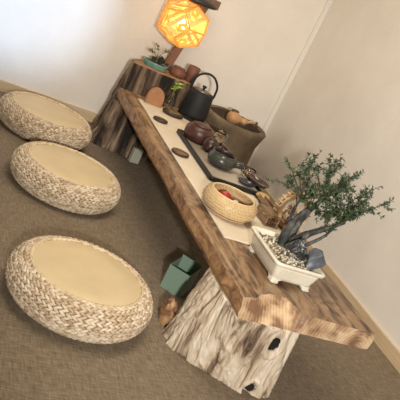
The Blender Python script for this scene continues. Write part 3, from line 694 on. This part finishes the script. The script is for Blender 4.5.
# rocks
def rock(name, loc, s, seed, m_, label, rot=(0, 0, 0)):
    bm = bmesh.new(); rr = random.Random(seed)
    for _ in range(15):
        p = Vector((rr.gauss(0, 1), rr.gauss(0, 1), rr.gauss(0, 1))).normalized() * rr.uniform(.92, 1.12)
        bm.verts.new((p.x * s[0], p.y * s[1], p.z * s[2]))
    h_ = bmesh.ops.convex_hull(bm, input=bm.verts)
    bmesh.ops.delete(bm, geom=[v_ for v_ in bm.verts if not v_.link_faces], context='VERTS')
    bmesh.ops.bevel(bm, geom=list(bm.edges), offset=min(s) * .06, segments=1, affect='EDGES')
    o = obj(name, bm, m_, smooth=False, loc=loc); o.rotation_euler = rot; return tag(o, label, 'rock')
rock('rock', (-.884, -2.215, TZ + .110), (.038, .052, .050), 5, ROCKD, 'black rock with thin white veins in the bonsai pot, left of the blue-grey one', (.2, .1, .3))
rock('rock', (-.826, -2.258, TZ + .110), (.026, .040, .050), 9, ROCKB, 'blue-grey rock standing at the near corner of the bonsai pot', (.1, .5, .8))
# tree
tr = empty('bonsai_tree', (-.855, -2.11, TZ + .07), 'bonsai tree with forked grey trunks and fine dark green leaves leaning right', 'tree')
O_ = Vector((-.855, -2.11, TZ + .07))
def L_(p): return Vector(p) - O_
trunks = [
    ([(-.885, -2.13, .408), (-.905, -2.13, .46), (-.892, -2.12, .515), (-.868, -2.11, .560), (-.835, -2.10, .60), (-.81, -2.09, .635)], .022, .003),
    ([(-.865, -2.13, .408), (-.862, -2.14, .455), (-.835, -2.15, .50), (-.80, -2.16, .535), (-.765, -2.17, .565), (-.73, -2.17, .59)], .026, .003),
    ([(-.875, -2.11, .408), (-.885, -2.10, .47), (-.90, -2.10, .54), (-.905, -2.11, .58), (-.915, -2.12, .62)], .015, .002),
    ([(-.85, -2.10, .408), (-.84, -2.08, .48), (-.815, -2.06, .54), (-.79, -2.05, .58), (-.77, -2.05, .62)], .016, .002),
    ([(-.845, -2.13, .410), (-.80, -2.13, .455), (-.755, -2.13, .50), (-.725, -2.12, .54), (-.70, -2.11, .575)], .011, .002)]
tips = []
for pts, r0, r1 in trunks:
    sp_ = spline([L_(p) for p in pts], 6); bm = bmesh.new()
    n_ = len(sp_); tube(bm, sp_, [(r0 + (r1 - r0) * (i / (n_ - 1)) ** .7) * (1 + .25 * noise.noise(Vector((i * .6, r0 * 99, 0)))) for i in range(n_)], 12)
    obj('trunk', bm, TRUNK, tr); tips += sp_[n_ // 2:]
bm = bmesh.new(); blob(bm, L_((-.868, -2.125, .425)), (.042, .034, .022), .3, 2, 6); obj('root_flare', bm, TRUNK, tr)
rs = random.Random(21)
def P2(x, y, z): return L_((x, y, z))
ends = [  # long sprays, end points
    (-1.09, -2.14, .638), (-1.03, -2.10, .745), (-.925, -2.10, .79), (-.96, -2.14, .74), (-.86, -2.08, .80), (-.815, -2.12, .80), (-.75, -2.12, .785),
    (-.69, -2.06, .77), (-.655, -2.12, .765), (-.545, -2.11, .712), (-.63, -2.16, .675), (-.60, -2.07, .70), (-.67, -2.12, .72), (-.69, -2.15, .61), (-.655, -2.13, .64), (-.73, -2.08, .57), (-.66, -2.0, .69), (-.72, -2.22, .70),
    (-.90, -2.02, .73), (-.88, -2.20, .72), (-.80, -2.22, .74), (-.80, -2.02, .76), (-.97, -2.10, .65), (-.93, -2.06, .69), (-.76, -2.2, .63), (-.86, -2.12, .74), (-.78, -2.12, .73), (-.72, -2.12, .68)]
for _ in range(15):
    a_, b_, c_ = rs.uniform(-1, 1), rs.uniform(-1, 1), rs.uniform(-1, 1)
    if a_ * a_ + b_ * b_ + c_ * c_ < 1.1: ends.append((-.79 + .15 * a_ - .03 * c_, -2.12 + .09 * b_, .655 + .072 * c_ - .02 * a_))
for p_ in ((-.789, -2.15, .623), (-.70, -2.14, .615), (-.732, -2.12, .585), (-.85, -2.15, .64), (-.76, -2.16, .60), (-.88, -2.12, .655), (-.80, -2.16, .64), (-.67, -2.1, .62)): ends.append(p_)
ends = [(a_ - .004, b_, c_ - (.026 if c_ > .74 else .010 if c_ > .66 else 0)) for a_, b_, c_ in ends] + [(-.875, -2.15, .60), (-.845, -2.16, .585), (-.80, -2.16, .575), (-.91, -2.14, .61), (-.86, -2.08, .62), (-.77, -2.17, .56), (-.83, -2.17, .61)]
bmt = bmesh.new(); bml = bmesh.new(); lay = bml.verts.layers.float.new('tone')
for e in ends:
    E_ = L_(e); 
    base = min(tips, key=lambda p: (p - E_).length + rs.uniform(0, .05)); d = E_ - base
    mid = base + d * .5 + Vector((rs.uniform(-.012, .012), rs.uniform(-.012, .012), .018))
    sp_ = spline([base, mid, E_], 8); n_ = len(sp_)
    tube(bmt, sp_, [.0028 - .0020 * i / (n_ - 1) for i in range(n_)], 5)
    twigs = [sp_]
    nt_ = 5 if e[0] > -1.0 else 1
    for k in range(nt_):
        i = rs.randint(5, n_ - 3); p = sp_[i]; dd = (d.normalized() + Vector((rs.uniform(-.9, .9), rs.uniform(-.9, .9), rs.uniform(-.5, .7)))).normalized() * rs.uniform(.03, .065)
        s2 = [p + dd * (j / 5) + Vector((0, 0, -.01 * (j / 5) ** 2)) for j in range(6)]; tube(bmt, s2, .0008, 4); twigs.append(s2)
    for tw in twigs:
        for i in range(len(tw) - 1):
            if tw is sp_ and i < 5: continue
            for _ in range(2):
                f = rs.random(); p = tw[i].lerp(tw[i + 1], f); ax = (tw[i + 1] - tw[i]).normalized()
                side = ax.cross(Vector((rs.uniform(-1, 1), rs.uniform(-1, 1), rs.uniform(-1, 1)))).normalized()
                tone = rs.random(); leaf(bml, p, side + ax * .6, rs.uniform(.012, .0175), rs.uniform(.006, .009), Vector((rs.uniform(-.5, .5), rs.uniform(-.8, .2), 1)), lay, tone)
obj('twigs', bmt, TWIG, tr)
o = obj('foliage', bml, LEAF, tr, smooth=False, recalc=False); o['kind'] = 'stuff'

# ------------------------------------------------------------------ on the far stump
dx, dy = -.982, -.262
t = empty('oval_planter', (dx, dy, ST), 'shallow oval teal glazed planter on top of the far stump', 'planter', -.28)
bm = bmesh.new(); lathe(bm, [(.80, 0), (.86, .004), (.94, .022), (1.0, .027), (1.0, .034), (.95, .034), (.90, .026), (.001, .022)], 44, .074, .048); obj('planter_body', bm, TEAL, t)
bm = bmesh.new(); lathe(bm, [(.89, .026), (.88, .029), (.001, .034)], 44, .074, .048); obj('soil', bm, MOSS, t)
rock('rock', (-.952, -.250, ST + .052), (.026, .022, .026), 3, MOSS, 'dark mossy rock in the teal planter, the right and bigger one', (0, 0, .3))
rock('rock', (-.998, -.248, ST + .046), (.022, .018, .018), 4, MOSS, 'low dark mossy rock in the teal planter, left of the tiny seedling stem', (0, 0, 1.3))
t = empty('seedling', (-.985, -.262, ST + .03), 'tiny sparse seedling growing from the teal planter', 'plant')
bm = bmesh.new(); st = [[(0, 0, 0), (-.004, 0, .04), (-.016, 0, .075), (-.03, 0, .095)], [(0, 0, .01), (.012, 0, .05), (.03, 0, .075), (.05, .0, .085)], [(-.002, 0, .03), (-.03, .0, .05), (-.05, 0, .056)]]
for s_ in st: tube(bm, spline(s_, 5), .0018, 6)
obj('stem', bm, TWIG, t)
bm = bmesh.new(); rs = random.Random(2)
for s_ in st:
    for e in (s_[-1], s_[-2], s_[-1]):
        for k in range(4): leaf(bm, e, (rs.uniform(-1, 1), rs.uniform(-1, .3), rs.uniform(-.2, .8)), .020, .009, Vector((0, -.7, .7)))
obj('leaves', bm, mat('olive_leaf', rgb(120, 126, 72), .6)[0], t, smooth=False)
tp = empty('squat_teapot', (-.835, -.262, ST), 'squat red clay teapot on the far stump, right of the teal planter', 'teapot', PI - .35)
bm = bmesh.new(); lathe(bm, [(.034, 0), (.042, .003), (.052, .02), (.050, .038), (.036, .05), (.034, .054), (.001, .054)], 32); obj('pot_body', bm, CLAYL, tp)
bm = bmesh.new(); lathe(bm, [(.033, .054), (.032, .058), (.012, .062), (.001, .063)], 28); obj('lid', bm, CLAYL, tp)
bm = bmesh.new(); tube(bm, spline([(.045, 0, .022), (.062, 0, .030), (.076, 0, .045)], 4), [.011, .011, .010, .010, .009, .009, .008, .008, .007], 12); obj('spout', bm, DARKCLAY, tp)
t = empty('tall_cup', (-.752, -.262, ST), 'tall straight red clay cup on the right end of the far stump', 'cup')
bm = bmesh.new(); lathe(bm, [(.031, 0), (.034, .003), (.036, .05), (.037, .092), (.035, .094), (.033, .092), (.032, .02), (.001, .012)], 32); obj('cup_body', bm, CLAYL, t)

# ------------------------------------------------------------------ lamp on a leaning post
lt = empty('post_lamp', (-.866, -.12, ST + .001), 'leaning wooden post with a glowing faceted orange lantern hung from its arm', 'lamp')
bm = bmesh.new(); a = Vector((0, 0, -.001)); b_ = Vector((.075, 0, .50)); ax = (b_ - a).normalized()
sx = Vector((ax.z, 0, -ax.x)) * .025; sy = Vector((0, .012, 0))
loft(bm, [[p + sx + sy, p - sx + sy, p - sx - sy, p + sx - sy] for p in (a, b_)]); obj('post', bm, POSTW, lt, smooth=False)
LC = Vector((-.958, -.35, .806)) - Vector((-.866, -.12, ST))
bm = bmesh.new()
p0 = Vector((.115, -.01, .452)); p1 = Vector((LC.x + .0, LC.y - .02, .452)); ax = (p1 - p0).normalized(); s_ = ax.cross(Vector((0, 0, 1))) * .03; u_ = Vector((0, 0, .025))
loft(bm, [[p + s_ + u_, p - s_ + u_, p - s_ - u_, p + s_ - u_] for p in (p0, p1)]); obj('arm', bm, POSTW, lt, smooth=False)
bm = bmesh.new(); lathe(bm, [(.001, .128), (.13, .124), (.134, .128), (.134, .136), (.10, .150), (.02, .158), (.001, .158)], 48, c=tuple(LC + Vector((0, 0, .015)))); can = obj('canopy', bm, DARKMETAL, lt)
bm = bmesh.new(); tube(bm, [LC + Vector((0, 0, .15)), LC + Vector((0, 0, .03))], .003, 8); obj('cord', bm, WHITE, lt)
sh = bpy.data.objects.new('lantern_shade', None); C.objects.link(sh); sh.parent = lt; sh.location = LC; sh.rotation_euler = (.35, .15, .5); sh.empty_display_size = .02; sh.rotation_euler = (0, 0, .35); sh.scale = (1.0, 1.0, .87)
# dodecahedron
ph = (1 + 5 ** .5) / 2
V = [Vector(p) for p in [(x, y, z) for x in (-1, 1) for y in (-1, 1) for z in (-1, 1)] + [(0, y / ph, z * ph) for y in (-1, 1) for z in (-1, 1)] + [(x / ph, y * ph, 0) for x in (-1, 1) for y in (-1, 1)] + [(x * ph, 0, z / ph) for x in (-1, 1) for z in (-1, 1)]]
RAD = .150
V = [v_.normalized() * RAD for v_ in V]
FN = [Vector(p).normalized() for p in [(0, s1_, s2_ * ph) for s1_ in (-1, 1) for s2_ in (-1, 1)] + [(s1_, s2_ * ph, 0) for s1_ in (-1, 1) for s2_ in (-1, 1)] + [(s2_ * ph, 0, s1_) for s1_ in (-1, 1) for s2_ in (-1, 1)]]
el = min((a - b_).length for a in V for b_ in V if a != b_)
bm = bmesh.new()
for i, a in enumerate(V):
    for b_ in V[i + 1:]:
        if (a - b_).length < el * 1.05: tube(bm, [a, b_], .0048, 6)
obj('frame', bm, LFRAME, sh)
for fn in FN:
    vs = sorted(V, key=lambda v_: -v_.dot(fn))[:5]; c_ = sum(vs, Vector()) / 5
    e1 = (vs[0] - c_).normalized(); e2 = fn.cross(e1)
    vs = sorted(vs, key=lambda v_: math.atan2((v_ - c_).dot(e2), (v_ - c_).dot(e1)))
    bm = bmesh.new()
    # pentagonal plate with a star of openings round a central medallion
    ro = [c_ + (v_ - c_) * .84 for v_ in vs]; out = []
    for i in range(5): out += [ro[i], (ro[i] + ro[(i + 1) % 5]) / 2]
    ri = []
    for i in range(5):
        a_ = vs[i] - c_; m_ = (vs[i] + vs[(i + 1) % 5]) / 2 - c_
        ri += [c_ + a_ * .56, c_ + m_ * .52]
    th = fn * .0015
    rings = [[p + th for p in out], [p + th for p in ri], [p - th for p in ri], [p - th for p in out]]
    R = [[bm.verts.new(p) for p in rg] for rg in rings]
    for k in range(4):
        a_, b2 = R[k], R[(k + 1) % 4]
        for i in range(10): bm.faces.new((a_[i], a_[(i + 1) % 10], b2[(i + 1) % 10], b2[i]))
    obj('panel', bm, LPANEL, sh, smooth=False)
    bm = bmesh.new(); n_ = 20
    rr_ = [[c_ + (e1 * math.cos(2 * PI * i / n_) + e2 * math.sin(2 * PI * i / n_)) * (r_ * (1 + (.22 if i % 4 == 0 else 0))) + fn * z_ for i in range(n_)] for r_, z_ in ((.038, .001), (.038, -.001), (.012, -.001), (.012, .001))]
    R = [[bm.verts.new(p) for p in rg] for rg in rr_]
    for k in range(4):
        a_, b2 = R[k], R[(k + 1) % 4]
        for i in range(n_): bm.faces.new((a_[i], a_[(i + 1) % n_], b2[(i + 1) % n_], b2[i]))
    obj('medallion', bm, LMEDAL, sh, smooth=False)
bm = bmesh.new(); blob(bm, (0, 0, 0), (.034, .034, .040), 0, 1, 0, 3); obj('bulb', bm, BULB, sh)
bm = bmesh.new()
for v_ in V: bm.verts.new(v_ * .93)
bmesh.ops.convex_hull(bm, input=bm.verts); bmesh.ops.dissolve_limit(bm, angle_limit=.02, verts=bm.verts, edges=bm.edges)
lm, nt, b = mat('lantern_paper'); tr_ = N(nt, 'ShaderNodeBsdfTransparent'); tl = N(nt, 'ShaderNodeBsdfTranslucent'); tl.inputs['Color'].default_value = (1, .80, .42, 1)
ms = N(nt, 'ShaderNodeMixShader'); ms.inputs[0].default_value = .68; nt.links.new(tr_.outputs[0], ms.inputs[1]); nt.links.new(tl.outputs[0], ms.inputs[2])
nt.links.new(ms.outputs[0], [n_ for n_ in nt.nodes if n_.type == 'OUTPUT_MATERIAL'][0].inputs['Surface'])
obj('paper_liner', bm, lm, sh, smooth=False)

# ------------------------------------------------------------------ light
def area(name, loc, target, size, power, col, sy=None, spread=PI):
    l = bpy.data.lights.new(name, 'AREA'); l.energy = power; l.color = col; l.size = size; l.spread = spread
    if sy: l.shape = 'RECTANGLE'; l.size_y = sy
    o = bpy.data.objects.new(name, l); C.objects.link(o); o.location = loc
    o.rotation_euler = (Vector(target) - Vector(loc)).to_track_quat('-Z', 'Y').to_euler(); return o
def spot(name, loc, target, power, col, angle, blend, soft):
    l = bpy.data.lights.new(name, 'SPOT'); l.energy = power; l.color = col; l.spot_size = math.radians(angle); l.spot_blend = blend; l.shadow_soft_size = soft
    o = bpy.data.objects.new(name, l); C.objects.link(o); o.location = loc
    o.rotation_euler = (Vector(target) - Vector(loc)).to_track_quat('-Z', 'Y').to_euler(); return o
spot('window_daylight', (-2.3, -5.35, 1.45), (-.75, -1.85, .32), 520, (1., .96, .90), 40, .75, .07)
area('ceiling_fill', (-1.7, -1.9, 2.5), (-1.7, -1.9, 0), 1.2, 34, (1., .88, .72))  # added fill light below the ceiling, no fixture modelled
area('corner_fill', (-.75, -1.05, 2.5), (-.75, -1.05, 0), .5, 11, (1., .86, .68))  # extra unseen fill, brightens the right wall and far table end
spot('cool_daylight', (-3.6, -3.6, 2.3), (-1.93, 0, .76), 1150, (.52, .71, 1.), 18, .7, .05)
w = bpy.data.worlds.new('world'); bpy.context.scene.world = w; w.use_nodes = True
w.node_tree.nodes['Background'].inputs[0].default_value = (.75, .85, 1, 1); w.node_tree.nodes['Background'].inputs[1].default_value = .6

# ------------------------------------------------------------------ camera
cam = bpy.data.cameras.new('camera'); co = bpy.data.objects.new('camera', cam); C.objects.link(co)
r_ = Vector((0.86371537, -0.27568075, 0.42189558)); u_ = Vector((-0.27491933, 0.44388307, 0.85286997)); f_ = Vector((0.42239214, 0.85262415, -0.30759866))
co.matrix_world = Matrix(((r_.x, u_.x, -f_.x, -2.27197546), (r_.y, u_.y, -f_.y, -4.15918526), (r_.z, u_.z, -f_.z, 1.22687335), (0, 0, 0, 1)))
cam.sensor_width = 36; cam.lens = 1.1906 * 600 / 400 * 36; cam.clip_start = .05
sc = bpy.context.scene; sc.camera = co
sc.view_settings.view_transform = 'Standard'; sc.view_settings.look = 'None'; sc.view_settings.gamma = 1; sc.view_settings.exposure = 0.0; sc.view_settings.use_curve_mapping = False
